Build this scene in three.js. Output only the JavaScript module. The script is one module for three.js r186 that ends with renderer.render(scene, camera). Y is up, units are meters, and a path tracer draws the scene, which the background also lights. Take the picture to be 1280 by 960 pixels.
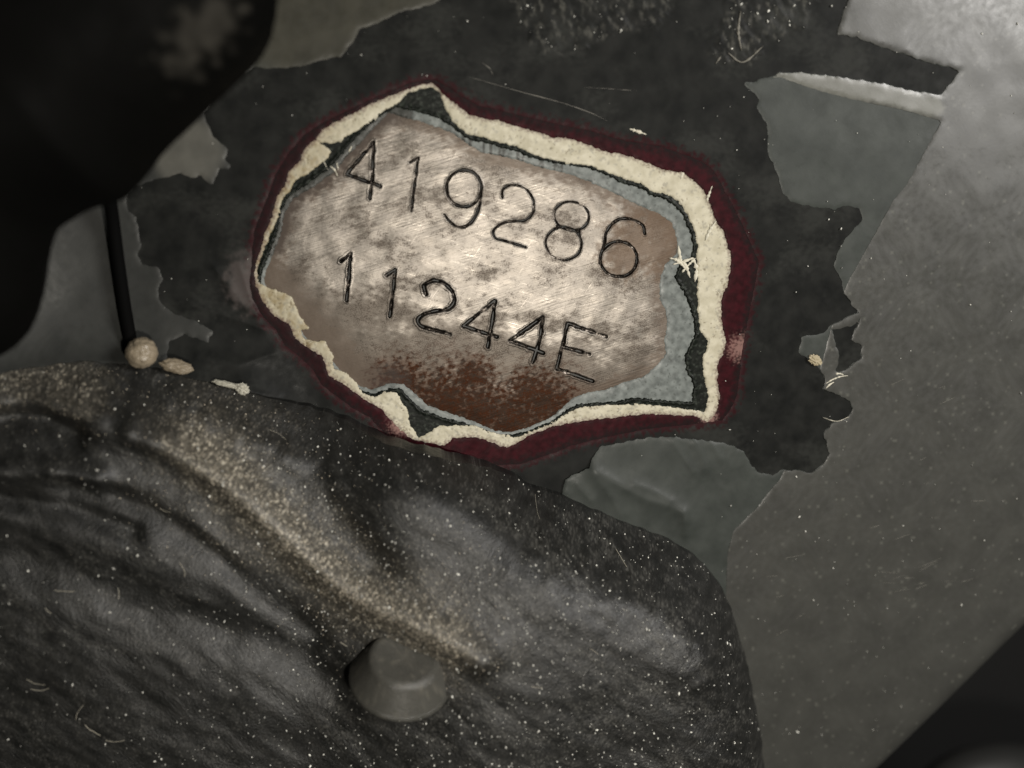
import * as THREE from 'three';
import { mergeGeometries } from 'three/addons/utils/BufferGeometryUtils.js';
import { createNoise2D, createNoise3D } from 'simplex-noise';

// ------------------------------------------------------------------ camera, light, exposure
const MM = 0.001;                                   // everything below is written in millimetres
const scene = new THREE.Scene();
scene.background = new THREE.Color(0.004, 0.004, 0.0037);
const EYE = new THREE.Vector3(-13, 34, 144), FOV = 36;
const camera = new THREE.PerspectiveCamera(FOV, 4 / 3, 0.005, 5);
camera.position.copy(EYE).multiplyScalar(MM);
camera.lookAt(0, 0, 0);
camera.focus = EYE.length() * MM;
camera.userData.fStop = camera.getFocalLength() / 4.2;     // a 4.2 mm pupil
const renderer = new THREE.WebGLRenderer({ antialias: true });
renderer.toneMapping = THREE.LinearToneMapping;
renderer.toneMappingExposure = 1;
renderer.shadowMap.enabled = true;

const torch = new THREE.PointLight(new THREE.Color(1.0, 0.94, 0.84), 0.042);   // hand torch beside the lens
torch.name = 'torch'; torch.position.set(9, -6, 147).multiplyScalar(MM);
torch.shadow.radius = 0.3; torch.castShadow = true; scene.add(torch);
import { RectAreaLightUniformsLib } from 'three/addons/lights/RectAreaLightUniformsLib.js';
RectAreaLightUniformsLib.init();
const work = new THREE.RectAreaLight(new THREE.Color(1.0, 0.97, 0.93), 28.0, 0.1, 0.085);   // work lamp above to the right
work.name = 'work_lamp'; work.position.set(185, 98, 200).multiplyScalar(MM);
work.lookAt(55 * MM, 45 * MM, 0); scene.add(work);

// ------------------------------------------------------------------ helpers
let seed = 7;
const rnd = () => { seed = (seed + 0x6d2b79f5) | 0; let t = Math.imul(seed ^ (seed >>> 15), 1 | seed); t = (t + Math.imul(t ^ (t >>> 7), 61 | t)) ^ t; return ((t ^ (t >>> 14)) >>> 0) / 4294967296; };
const sn = createNoise2D(rnd), sn3 = createNoise3D(rnd);
const fbm = (x, y, o = 4) => { let s = 0, a = 0.5, k = 1; for (let i = 0; i < o; i++) { s += a * sn(x * k + i * 17.3, y * k - i * 9.1); a *= 0.5; k *= 2.03; } return s; };
const clamp = (x, a = 0, b = 1) => Math.min(b, Math.max(a, x));
const ss = (a, b, x) => { const t = clamp((x - a) / (b - a)); return t * t * (3 - 2 * t); };
const mix = (a, b, t) => a + (b - a) * t;
const mix3 = (a, b, t) => [mix(a[0], b[0], t), mix(a[1], b[1], t), mix(a[2], b[2], t)];

// where a line of sight of the photograph (1280 x 960) meets the plane z = h; used to take measurements off the picture
const fwd = EYE.clone().negate().normalize(), rgt = fwd.clone().cross(new THREE.Vector3(0, 1, 0)).normalize(), upv = rgt.clone().cross(fwd);
const TAN = Math.tan((FOV * Math.PI) / 360);
function ray(px, py) {
  const a = ((px - 640) / 480) * TAN, b = ((480 - py) / 480) * TAN;
  return fwd.clone().addScaledVector(rgt, a).addScaledVector(upv, b);
}
function P(px, py, h = 0) { const d = ray(px, py), t = (h - EYE.z) / d.z; return [EYE.x + d.x * t, EYE.y + d.y * t]; }
const PP = (list, h = 0) => { const o = []; for (let i = 0; i < list.length; i += 2) o.push(P(list[i], list[i + 1], h)); return o; };
function hit(px, py, zf) {                                         // first point of a height field seen at a pixel
  const d = ray(px, py); let lo = (70 - EYE.z) / d.z;
  for (let h = 55; h > -1; h -= 0.3) {
    const t = (h - EYE.z) / d.z, x = EYE.x + d.x * t, y = EYE.y + d.y * t, z = zf(x, y);
    if (z !== null && z >= h) return [x, y, z];
  }
  return null;
}
function segDist(x, y, a, b) {
  const dx = b[0] - a[0], dy = b[1] - a[1], t = clamp(((x - a[0]) * dx + (y - a[1]) * dy) / (dx * dx + dy * dy + 1e-12));
  return Math.hypot(x - a[0] - dx * t, y - a[1] - dy * t);
}
const lineDist = (pts, x, y) => { let d = 1e9; for (let i = 0; i + 1 < pts.length; i++) d = Math.min(d, segDist(x, y, pts[i], pts[i + 1])); return d; };
function sd(poly, x, y) {                                          // signed distance, negative inside
  let d = 1e18, inside = false;
  for (let i = 0, j = poly.length - 1; i < poly.length; j = i++) {
    const a = poly[i], b = poly[j], ex = b[0] - a[0], ey = b[1] - a[1], wx = x - a[0], wy = y - a[1];
    const t = clamp((wx * ex + wy * ey) / (ex * ex + ey * ey + 1e-12)), qx = wx - ex * t, qy = wy - ey * t;
    d = Math.min(d, qx * qx + qy * qy);
    if ((a[1] > y) !== (b[1] > y) && x < ((b[0] - a[0]) * (y - a[1])) / (b[1] - a[1]) + a[0]) inside = !inside;
  }
  return (inside ? -1 : 1) * Math.sqrt(d);
}
function cached(fn, box, res) {                                    // the same function, read off a grid that fills itself as it is asked
  const [x0, y0, x1, y1] = box, nx = Math.ceil((x1 - x0) / res) + 2, ny = Math.ceil((y1 - y0) / res) + 2, v = new Float32Array(nx * ny).fill(NaN);
  const g = (i, j) => { const k = j * nx + i; let a = v[k]; if (a !== a) a = v[k] = fn(x0 + i * res, y0 + j * res); return a; };
  return (x, y) => {
    const u = (x - x0) / res, w = (y - y0) / res, i = Math.floor(u), j = Math.floor(w); if (i < 0 || j < 0 || i >= nx - 1 || j >= ny - 1) return fn(x, y);
    const a = u - i, b = w - j; return (g(i, j) * (1 - a) + g(i + 1, j) * a) * (1 - b) + (g(i, j + 1) * (1 - a) + g(i + 1, j + 1) * a) * b;
  };
}
function smoothLine(pts, closed = false, n = 6) {
  const c = new THREE.CatmullRomCurve3(pts.map((p) => new THREE.Vector3(p[0], p[1], 0)), closed, 'centripetal');
  return c.getPoints(pts.length * n).map((v) => [v.x, v.y]);
}

// A sheet over a grid, cut along f = 0, at height z, with an edge wall going down by skirt.  split(i, j) may send cells to other lists.
function sheet({ box, res, f, z, col, skirt = 0.25, uvs = 40, split, back }) {
  const [x0, y0, x1, y1] = box, nx = Math.ceil((x1 - x0) / res) + 1, ny = Math.ceil((y1 - y0) / res) + 1;
  const F = new Float32Array(nx * ny);
  for (let j = 0; j < ny; j++) for (let i = 0; i < nx; i++) F[j * nx + i] = f(x0 + i * res, y0 + j * res);
  const pos = [], color = [], uv = [], ids = new Int32Array(nx * ny).fill(-1), cuts = new Map(), lists = new Map(), walls = [];
  const add = (x, y, fv) => {
    const zz = z(x, y, fv); pos.push(x, y, zz); uv.push(x / uvs, y / uvs);
    if (col) { const c = col(x, y, fv, zz); color.push(c[0], c[1], c[2]); }
    return pos.length / 3 - 1;
  };
  const node = (k) => (ids[k] >= 0 ? ids[k] : (ids[k] = add(x0 + (k % nx) * res, y0 + Math.floor(k / nx) * res, F[k])));
  const cut = (a, b) => {
    const key = a < b ? a * (nx * ny) + b : b * (nx * ny) + a;
    if (!cuts.has(key)) {
      const t = clamp(F[a] / (F[a] - F[b]), 0.02, 0.98), xa = x0 + (a % nx) * res, ya = y0 + Math.floor(a / nx) * res, xb = x0 + (b % nx) * res, yb = y0 + Math.floor(b / nx) * res;
      cuts.set(key, add(mix(xa, xb, t), mix(ya, yb, t), 0));
    }
    return cuts.get(key);
  };
  const tri = (out, a, b, c) => {
    const v = [a, b, c], poly = [], seg = [];
    for (let k = 0; k < 3; k++) {
      const p = v[k], q = v[(k + 1) % 3];
      if (F[p] > 0) poly.push(node(p));
      if ((F[p] > 0) !== (F[q] > 0)) { const m = cut(p, q); poly.push(m); seg.push([m, F[p] > 0]); }
    }
    for (let k = 1; k + 1 < poly.length; k++) out.push(poly[0], poly[k], poly[k + 1]);
    if (seg.length === 2) walls.push(seg[0][1] ? [seg[0][0], seg[1][0]] : [seg[1][0], seg[0][0]]);
  };
  for (let j = 0; j + 1 < ny; j++) for (let i = 0; i + 1 < nx; i++) {
    const a = j * nx + i, b = a + 1, c = a + nx, d = c + 1;
    if (F[a] <= 0 && F[b] <= 0 && F[c] <= 0 && F[d] <= 0) continue;
    const key = split ? split(x0 + (i + 0.5) * res, y0 + (j + 0.5) * res) : 0;
    if (!lists.has(key)) lists.set(key, []);
    const out = lists.get(key);
    if ((i + j) & 1) { tri(out, a, b, d); tri(out, a, d, c); } else { tri(out, a, b, c); tri(out, b, d, c); }
  }
  if (back) {                                                     // a far side, so that the thing is closed
    const n = pos.length / 3, l = lists.get(0), m = l.length;
    for (let k = 0; k < n; k++) { const x = pos[3 * k], y = pos[3 * k + 1]; pos.push(x, y, back(x, y, pos[3 * k + 2])); uv.push(x / uvs, y / uvs); if (col) color.push(color[3 * k], color[3 * k + 1], color[3 * k + 2]); }
    for (let k = 0; k < m; k += 3) l.push(l[k] + n, l[k + 2] + n, l[k + 1] + n);
    for (const [p, q] of walls) l.push(p, q + n, q, p, p + n, q + n);
  } else if (skirt) {
    if (!lists.has(0)) lists.set(0, []);
    const l = lists.get(0), low = new Map();
    const dup = (k, dz) => {
      const key = k * 2 + (dz ? 1 : 0);
      if (!low.has(key)) { pos.push(pos[3 * k], pos[3 * k + 1], pos[3 * k + 2] - dz); uv.push(uv[2 * k], uv[2 * k + 1] + dz / uvs); if (col) color.push(color[3 * k], color[3 * k + 1], color[3 * k + 2]); low.set(key, pos.length / 3 - 1); }
      return low.get(key);
    };
    for (const [p, q] of walls) l.push(dup(p, 0), dup(q, skirt), dup(q, 0), dup(p, 0), dup(p, skirt), dup(q, skirt));
  }
  const P3 = new Float32Array(pos.length);
  for (let k = 0; k < pos.length; k++) P3[k] = pos[k] * MM;
  const whole = new THREE.BufferGeometry();
  whole.setAttribute('position', new THREE.BufferAttribute(P3, 3));
  const all = []; for (const l of lists.values()) for (let k = 0; k < l.length; k++) all.push(l[k]);
  whole.setIndex(all); whole.computeVertexNormals();
  const N = whole.attributes.normal.array, made = new Map();
  for (const [key, l] of lists) {                                 // each list gets the vertices it uses
    const to = new Map(), index = new Uint32Array(l.length), keep = [];
    for (let k = 0; k < l.length; k++) { let t = to.get(l[k]); if (t === undefined) { t = keep.length; to.set(l[k], t); keep.push(l[k]); } index[k] = t; }
    const g = new THREE.BufferGeometry(), take = (src, w) => { const o = new Float32Array(keep.length * w); keep.forEach((s, d) => { for (let c = 0; c < w; c++) o[d * w + c] = src[s * w + c]; }); return new THREE.BufferAttribute(o, w); };
    g.setAttribute('position', take(P3, 3)); g.setAttribute('normal', take(N, 3)); g.setAttribute('uv', take(uv, 2));
    if (col) g.setAttribute('color', take(color, 3));
    g.setIndex(new THREE.BufferAttribute(index, 1)); made.set(key, g);
  }
  return made;
}
const names = new Map();
function numbered(n) { const k = names.get(n) ?? 0; names.set(n, k + 1); return k ? n + '_' + String(k).padStart(3, '0') : n; }
function mesh(name, geometry, material, parent, label) {
  const m = new THREE.Mesh(geometry, material); m.castShadow = m.receiveShadow = true;
  m.name = parent ? name : numbered(name);
  if (label) m.userData.label = label;
  (parent ?? scene).add(m); return m;
}
function tag(o, label, category, group) { o.userData.label = label; o.userData.category = category; if (group) o.userData.group = group; return o; }
function thing(name, label, category, [x, y, z] = [0, 0, 0]) {
  const g = new THREE.Group(); g.name = numbered(name); g.position.set(x * MM, y * MM, z * MM); scene.add(g); return tag(g, label, category);
}

// ------------------------------------------------------------------ textures
function dataTex(w, h, fn, srgb = false, repeat = true) {
  const d = new Uint8Array(w * h * 4);
  for (let y = 0; y < h; y++) for (let x = 0; x < w; x++) { const c = fn(x, y), o = (y * w + x) * 4; d[o] = clamp(c[0]) * 255; d[o + 1] = clamp(c[1]) * 255; d[o + 2] = clamp(c[2]) * 255; d[o + 3] = 255; }
  const t = new THREE.DataTexture(d, w, h); t.magFilter = t.minFilter = THREE.LinearFilter;
  t.wrapS = t.wrapT = repeat ? THREE.RepeatWrapping : THREE.ClampToEdgeWrapping;
  if (srgb) t.colorSpace = THREE.SRGBColorSpace;
  t.needsUpdate = true; return t;
}
const toS = (c) => (c <= 0.0031308 ? c * 12.92 : 1.055 * Math.pow(c, 1 / 2.4) - 0.055);
const TAU = Math.PI * 2;
const tileNoise = (u, v, k) => sn3(Math.cos(u * TAU) * k + Math.sin(v * TAU) * k * 0.7, Math.sin(u * TAU) * k, Math.cos(v * TAU) * k + 3.3);
const grain = dataTex(512, 512, (x, y) => {                        // fine orange-peel and dust grain, repeats without a seam
  const u = x / 512, v = y / 512; let s = 0.5 * tileNoise(u, v, 4) + 0.35 * tileNoise(u, v, 13) + 0.25 * tileNoise(u, v, 34);
  const g = clamp(0.5 + 0.36 * s + (rnd() - 0.5) * 0.14); return [g, g, g];
});
const roughGrain = dataTex(512, 512, (x, y) => {                   // worn gloss: multiplies the roughness
  const u = x / 512, v = y / 512, s = 0.6 * tileNoise(u, v, 2.4) + 0.3 * tileNoise(u, v, 9) + 0.2 * tileNoise(u, v, 27);
  return [1, clamp(0.82 + 0.22 * s), 1];
});
function rep(t, k) { const c = t.clone(); c.repeat.set(k, k * 1.07); c.needsUpdate = true; return c; }

// ------------------------------------------------------------------ the painted steel panel
const panel = thing('body_panel', 'black and grey painted steel car panel scraped to bare metal round a stamped number', 'car panel');

const metalPoly = PP([502, 146, 486, 141, 470, 157, 451, 178, 435, 194, 417, 216, 388, 236, 366, 249, 356, 266, 351, 292, 341, 319, 333, 338, 330, 352, 338, 370, 352, 386, 368, 402, 384, 424, 400, 437, 416, 452, 432, 470, 450, 482, 464, 487, 474, 484, 486, 479, 504, 480, 520, 493, 534, 506, 555, 514, 579, 522, 600, 530, 619, 538.5, 640, 540, 660, 534, 690, 521, 708, 505, 716, 497, 737, 490, 758, 487, 782, 477, 806, 470, 822, 455.5, 832.5, 442, 830, 426, 834, 408, 832.5, 389, 824.5, 373, 824.5, 349, 832, 330, 845, 318, 847, 303, 840, 278, 822, 266, 803, 259, 779, 247, 758, 237, 734, 226, 713, 218, 678, 210, 647, 200, 620, 194, 605, 191.5, 587, 182, 568, 168, 550, 160, 526, 152]);
const darkPoly = PP([505, 137, 497, 134, 482, 142, 466, 153, 447, 171, 431, 189, 412, 211, 384, 231, 362, 245, 352, 265, 347, 291, 337, 318, 329, 337, 326, 353, 333, 372, 347, 389, 364, 405, 380, 426, 397, 440, 412, 456, 430, 473, 449, 485, 464, 491, 476, 489, 488, 484, 502, 485, 513, 497, 527, 511, 552, 520, 577, 527, 598, 533.5, 618, 541, 640, 543, 662, 537, 692, 524, 711, 509, 722, 504.5, 769, 501, 793, 496, 827, 499.5, 864, 501.5, 866, 480, 857, 463, 855, 445, 868, 418, 866, 400, 860, 378, 852, 362.5, 842, 347, 848, 331, 863, 320, 865, 306, 862, 292, 851, 266, 832.5, 250, 811, 244, 806, 237, 779, 231, 761, 221, 737, 211, 713, 207.5, 680, 202, 662, 197, 647, 190.5, 630, 186, 608, 179, 588, 176, 575, 167, 562, 157, 549, 149, 528, 142]);
const creamIn = PP([520, 113, 508, 117, 496.5, 130, 483, 137, 470, 148, 449, 162, 433, 170, 427.5, 177, 412, 179, 398, 178, 411, 185, 414, 191.5, 404, 202, 388, 215.5, 369, 225, 364, 237, 353, 250, 349, 261, 350.5, 266, 340, 290, 329, 314, 323, 332, 321.5, 344, 326, 355, 340, 361, 353, 365, 367, 373, 372, 389, 382, 405, 389, 411.6, 377, 411, 377.5, 421, 390, 426, 406, 426, 417, 445, 417, 461, 433, 466, 446, 479, 449, 485, 459, 493, 470, 495, 480.6, 488.7, 496.5, 490, 502, 503, 510, 511, 512.5, 530, 523, 546, 536, 540.5, 547, 532.5, 570, 531, 592, 531, 618, 541.5, 636, 544, 646, 546, 668, 536, 689, 528, 708, 515, 729, 507, 758, 504.6, 779, 506, 795, 504.6, 827, 507, 859, 511, 880, 515, 885.6, 495, 879, 469, 878, 447.5, 885, 426, 875, 413, 872, 389, 871, 368, 872, 346.5, 870, 320, 872, 308, 867, 287, 856, 263, 846, 250, 830, 242, 811, 239, 801, 229, 779, 223, 755, 214, 734, 207, 708, 205, 686, 199, 662, 192, 649, 184.5, 636, 181, 627, 179, 605, 172, 582, 167, 566, 152, 555, 133, 551, 118.5, 546, 113, 538, 109, 530, 110]);
const creamOut = PP([539, 104, 518, 108, 502, 115, 483, 122, 459, 133, 438, 144, 406, 161, 396, 173, 382, 186, 377, 200, 361, 215, 360, 226, 350, 242, 344, 253, 342, 266, 332, 290, 325, 316, 320, 332, 318, 345, 322, 360, 328, 373, 342.5, 394, 362, 405, 370, 423.6, 385, 434, 403.6, 445, 411.5, 469, 425, 476.7, 443.4, 490, 459, 500.6, 475, 508.6, 491, 527, 512.5, 547, 534, 552.4, 555, 556.4, 565.6, 547, 592, 544.5, 613.4, 551, 632, 558, 639, 556, 662, 543, 692, 531, 718, 527, 745, 523, 771, 520.5, 790, 518, 811, 516.5, 846, 518, 867, 519, 883, 527, 893.6, 516.5, 899, 495, 895, 479, 896, 453, 903, 439.5, 905.5, 423.6, 901.5, 408, 900, 384, 901.5, 370, 909.5, 354.5, 912, 333, 913.5, 320, 909, 308, 903, 287, 894, 277, 887, 255, 880, 239, 867, 226, 851, 215, 832, 213, 806, 202, 779, 193, 758, 190, 734, 181, 713, 173, 692, 172, 655, 160, 640, 157, 620, 150, 611, 149, 587, 144, 568, 130, 555, 120, 547, 109]);
const maroonOut = PP([534, 100, 512, 104, 486, 115, 459, 127, 427, 142, 401, 155, 380, 169, 361, 192, 345, 218, 335, 245, 327, 266, 319, 287, 316, 308, 315, 332, 312, 352, 316, 372, 330, 396, 346, 412, 356, 430, 376, 446, 392, 462, 402, 480, 418, 492, 440, 508, 462, 520, 480, 540, 520, 566, 560, 580, 620, 580, 650, 579, 686, 567, 713, 556, 753, 546, 806, 535, 859, 530, 901.5, 524.5, 912, 511, 920, 493, 923, 469, 926, 440, 933, 402, 939, 373, 944, 346.5, 947, 325, 941, 314, 931, 290, 917, 261, 902, 234, 891, 213, 875, 201, 854, 193, 822, 182, 779, 176, 740, 164, 708, 158, 673, 150, 640, 142, 619, 137, 597, 132, 576, 120, 560, 109, 544, 100]);
const blackPoly = PP([550, -120, 550, 0, 542, 6, 497, 17, 467, 32, 449, 37, 440, 55, 426, 71, 400, 75, 375, 84, 344, 86, 319, 84, 296, 100, 270, 122, 256, 145, 262, 158, 266, 169, 275, 176, 285, 186, 283, 200, 292, 212, 275, 211, 272, 220, 266, 230, 250, 219, 239, 223, 227, 216, 200, 223, 170, 233, 160, 247, 161, 264, 172, 270, 175, 292, 178, 306, 173, 319, 180, 330, 200, 333, 205, 347, 198, 362, 203, 378, 219, 391, 244, 398, 269, 412, 262, 425, 232, 416, 214, 424, 212, 450, 190, 480, 190, 530, 400, 660, 690, 665, 702, 612, 707, 595, 735, 582, 739, 570, 750, 556, 780, 551, 810, 545, 846, 545, 880, 549, 899, 551, 915, 556, 928, 563, 937, 580, 947, 589, 965, 593, 974, 586, 993, 586, 1011, 589, 1028, 578, 1034, 566, 1030, 550, 1027, 540, 1039, 527, 1058, 521, 1064, 509, 1060, 500, 1050, 495, 1027, 485, 1030, 474, 1021, 459, 1014, 452, 997, 440, 1000, 420, 1030, 415, 1036, 406, 1055, 396, 1071, 390, 1062, 380, 1053, 365, 1049, 348, 1039, 331, 1049, 306, 1061, 290, 1077, 274, 1071, 259, 1052, 256, 1042, 261, 1014, 258, 986, 252, 974, 237, 971, 219, 958, 194, 957, 156, 944, 134, 949, 125, 936, 112, 922, 103, 942, 102, 974, 91, 1005, 91, 1052, 97, 1111, 106, 1139, 114, 1174, 118, 1197, 88, 1155, 78, 1124, 67, 1096, 58, 1067, 47, 1044, 44, 1050, 20, 1058, 0, 1080, -120]);
const islandPoly = PP([1038, 412, 1067, 405, 1072, 398, 1061, 424, 1075, 431, 1074, 446, 1058, 459, 1042, 465, 1047, 446, 1044, 434]);
const topPoly = PP([974, 97, 999, 106, 1030, 116, 1067, 125, 1124, 137, 1174, 151, 1130, 231, 1114, 250, 1058, 351, 1046, 377, 1020, 470, 1000, 530, 974, 596, 960, 612, 947, 630, 915, 662, 908, 690, 905, 760, 900, 1300, 1900, 1300, 1900, -500, 900, -500, 900, 60, 925, 99]);
const E0 = P(1280, 800), E1 = P(1115, 960), EN = (() => { const dx = E1[0] - E0[0], dy = E1[1] - E0[1], l = Math.hypot(dx, dy); return [dy / l, -dx / l]; })();
const edgeD = (x, y) => { const d = (x - E0[0]) * EN[0] + (y - E0[1]) * EN[1]; return EN[0] < 0 ? d : -d; };   // positive on the panel

const fullBox = [-98, -76, 98, 72];
const sdOf = (poly) => cached((x, y) => sd(poly, x, y), fullBox, 0.2);
const [sMetal, sDark, sCreamIn, sCreamOut, sMaroon, sBlack, sIsland, sTop] = [metalPoly, darkPoly, creamIn, creamOut, maroonOut, blackPoly, islandPoly, topPoly].map(sdOf);
const H = [0, 0.1, 0.2, 0.34, 0.44, 0.54, 0.64, 0.72];
const matEdge = smoothLine(PP([-260, 480, -120, 470, 0, 459, 50, 453, 90, 449, 150, 451, 200, 458, 262, 476, 319, 490, 424, 520, 480, 544, 512, 551, 576, 569, 640, 594, 665, 609, 700, 620, 737, 637, 794, 660, 850, 684, 880, 706, 905, 740, 925, 795, 938, 850, 948, 900, 955, 960, 962, 1060, 965, 1200], 2), false, 4);
const matPoly = [...matEdge, P(965, 1500, 2), P(-260, 1500, 2)];
const sMat = cached((x, y) => sd(matPoly, x, y), [-98, -87, 60, 20], 0.3), LX0 = P(400, 480)[0], LX1 = P(300, 480)[0];
const BX = P(180, 320)[0], bend = (x) => (x < BX ? 0.0125 * (BX - x) * (BX - x) : 0);   // the panel curves forward on the left
const und = (x, y) => bend(x) + 0.1 * sn(x / 30, y / 30) + 0.02 * sn(x / 6 + 4, y / 6) + (x < LX0 && y < 20 ? ss(LX0, LX1, x) * ss(20, 8, y) * 2.4 * Math.exp(-Math.max(0, sMat(x, y)) / 2.8) : 0);   // the flange rolls forward at the cover
const wob = (x, y, a, k) => a * (sn(x / k, y / k) + 0.5 * sn((x / k) * 2.3, (y / k) * 2.3) + 0.3 * sn((x / k) * 5.1, (y / k) * 5.1));
const f1 = (x, y) => sMetal(x, y) + wob(x, y, 0.08, 0.8);
const f2 = (x, y) => sDark(x, y) + wob(x + 40, y, 0.13, 0.7) - 0.04;
const f3 = (x, y) => sCreamIn(x, y) + wob(x, y + 40, 0.1, 1.2) + 0.1 * fbm(x / 0.35, y / 0.35, 3);
const f4 = (x, y) => sCreamOut(x, y) + wob(x + 80, y, 0.09, 1.3) + 0.09 * fbm(x / 0.4 + 7, y / 0.4, 4);
const f5 = (x, y) => sMaroon(x, y) + wob(x, y + 80, 0.05, 1.5);
const f6 = (x, y) => Math.min(sBlack(x, y), sIsland(x, y)) + wob(x + 20, y + 80, 0.12, 1.4);
const f7 = (x, y) => Math.min(-sTop(x, y) + wob(x + 20, y + 20, 0.05, 1.2), f6(x, y) - 0.05);
const lip = (f, w) => 1 - Math.exp(-Math.max(f, 0) / w);
const step = (n, f, w) => mix(H[n - 1] + 0.012, H[n], lip(f, w));

// --- bare metal with the stamped characters as real grooves
const circle = (cx, cy, rx, ry, a0 = 0, a1 = 360, tilt = 0) => { const o = []; for (let a = a0; a <= a1 + 1e-6; a += (a1 - a0) / 28) { const u = (a * Math.PI) / 180, t = (tilt * Math.PI) / 180, x = Math.cos(u) * rx, y = Math.sin(u) * ry; o.push(cx + x * Math.cos(t) - y * Math.sin(t), cy + x * Math.sin(t) + y * Math.cos(t)); } return o; };
const CHARS = [
  ['stamped_digit', 'stamped digit 4, first of the upper row', [[467, 178, 433, 218, 476, 233], [467, 178, 465, 223, 462, 248]], 0.27],
  ['stamped_digit', 'stamped digit 1 in the upper row', [[512, 203, 522.5, 197, 518, 231, 514, 264]], 0.2],
  ['stamped_digit', 'stamped digit 9', [circle(580, 235.4, 21.8, 23), [601.5, 238, 600, 253, 595.5, 268, 588, 279, 577.5, 284, 566, 280.5, 555, 268.6]], 0.21],
  ['stamped_digit', 'stamped digit 2 in the upper row', [[628, 247, 627.4, 239, 633, 233, 645, 231.5, 659, 238, 667, 252, 666, 266, 657, 275, 643, 276.5, 629, 278.5, 616.5, 289, 619, 297.5, 630, 301, 657, 309]], 0.17],
  ['stamped_digit', 'stamped digit 8', [circle(714.3, 270, 22, 17.8, 0, 360, 10), circle(704.5, 304.4, 22.5, 20.5, 0, 360, 10), [697, 281, 696, 286], [724, 287, 724, 293]], 0.16],
  ['stamped_digit', 'stamped digit 6', [[806, 292, 804, 283, 793, 275.5, 777, 273.5, 765, 280, 757.5, 292, 755, 306, 751.5, 318, 750, 330], circle(773.5, 324, 23, 22)], 0.22],
  ['stamped_digit', 'stamped digit 1, first of the lower row', [[426, 327, 438, 317, 436, 345, 433, 376]], 0.28],
  ['stamped_digit', 'stamped digit 1, second of the lower row', [[483, 344, 494, 337, 491.5, 360, 487, 396]], 0.27],
  ['stamped_digit', 'stamped digit 2 in the lower row', [[532.4, 368, 530, 357, 539, 351, 552, 353, 564, 363, 568, 376, 562, 385, 547, 388.5, 529, 393, 522, 400, 525, 407, 539, 411.6, 562, 418]], 0.32],
  ['stamped_digit', 'stamped digit 4, left of two in the lower row', [[618.7, 376, 579, 407.6, 621, 421.5], [618.7, 376, 615, 405, 609.4, 434]], 0.3],
  ['stamped_digit', 'stamped digit 4 beside the letter E', [[678.4, 397, 637.3, 426, 679, 441.5], [678.4, 397, 675, 425, 666, 453]], 0.33],
  ['stamped_letter', 'stamped letter E', [[758, 421, 710, 404.5, 696, 461, 741, 477], [704, 434, 737, 443]], 0.31],
].map(([name, label, strokes, w]) => {
  const lines = strokes.map((s) => (s.length > 8 ? smoothLine(PP(s), false, 4) : PP(s)));
  let b = [1e9, 1e9, -1e9, -1e9]; for (const l of lines) for (const p of l) b = [Math.min(b[0], p[0]), Math.min(b[1], p[1]), Math.max(b[2], p[0]), Math.max(b[3], p[1])];
  return { name, label, lines, w: w * (w < 0.25 ? 0.74 : 0.72), b };
});
function groove(x, y) {                                            // [distance in stroke widths, which character]
  let best = 9, who = -1;
  for (let k = 0; k < CHARS.length; k++) {
    const c = CHARS[k]; if (x < c.b[0] - 1 || x > c.b[2] + 1 || y < c.b[1] - 1 || y > c.b[3] + 1) continue;
    for (const l of c.lines) { const d = lineDist(l, x, y) / (c.w * (1 + 0.28 * sn(x * 0.8, y * 0.8 + k * 3) + 0.1 * sn(x * 4, y * 4))); if (d < best) { best = d; who = k; } }
  }
  return [best, who];
}
const metalBox = [P(316, 300)[0] - 1, P(600, 560)[1] - 1, P(872, 300)[0] + 1, P(500, 130)[1] + 1];
const wear = (x, y) => clamp(0.75 + 0.8 * sn(x / 2.3 + 5, y / 2.3), 0.08, 1);     // the punch did not bite evenly
const metalZ = (x, y) => {
  const [d] = groove(x, y);
  const dull = 0.03 * sn(x / 4.1, y / 3.4) + 0.009 * fbm(x / 1.5, y / 1.2, 3);
  const scr = 0.006 * sn((x * 0.96 + y * 0.28) / 5, (y * 0.96 - x * 0.28) / 0.22);
  return dull + scr - 0.34 * wear(x, y) * Math.max(0, 1 - Math.sqrt(d * d + 0.002) / 1.12) + 0.045 * wear(x, y) * Math.exp(-Math.pow((d - 1.6) / 0.42, 2));
};
const MX0 = metalBox[0], MY0 = metalBox[1], MW = metalBox[2] - MX0, MHh = metalBox[3] - MY0, UV0 = 40;
const rustSpots = [[560, 505, 6], [600, 515, 5.5], [640, 525, 6], [680, 505, 5], [500, 480, 4], [590, 470, 3], [660, 490, 3.5]].map(([a, b, r]) => [...P(a, b), r]);
const brownSpots = [[800, 300, 4.2], [830, 290, 3.4], [780, 320, 3], [825, 320, 2.6]].map(([a, b, r]) => [...P(a, b), r]);
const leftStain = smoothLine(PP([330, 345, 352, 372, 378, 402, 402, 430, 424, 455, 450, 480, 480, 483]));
const edgeDark = smoothLine(PP([502, 143, 470, 155, 440, 187, 412, 217, 370, 246, 354, 275, 344, 312]));  // steel and primer colours go darker along this upper-left edge line
const spot = (list, x, y) => { let s = -9; for (const [a, b, r] of list) s = Math.max(s, 1 - Math.hypot(x - a, y - b) / r); return s; };
const rustM = (x, y) => clamp(ss(-0.15, 0.55, spot(rustSpots, x, y) - 0.1 + 0.9 * fbm(x / 1.1, y / 0.9, 6)) * ss(-0.1, 0.3, spot(rustSpots, x, y) + 0.25));
const brownM = (x, y) => ss(-0.35, 0.55, spot(brownSpots, x, y) + 0.75 * fbm(x / 1.8 + 9, y / 1.8, 5));
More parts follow.
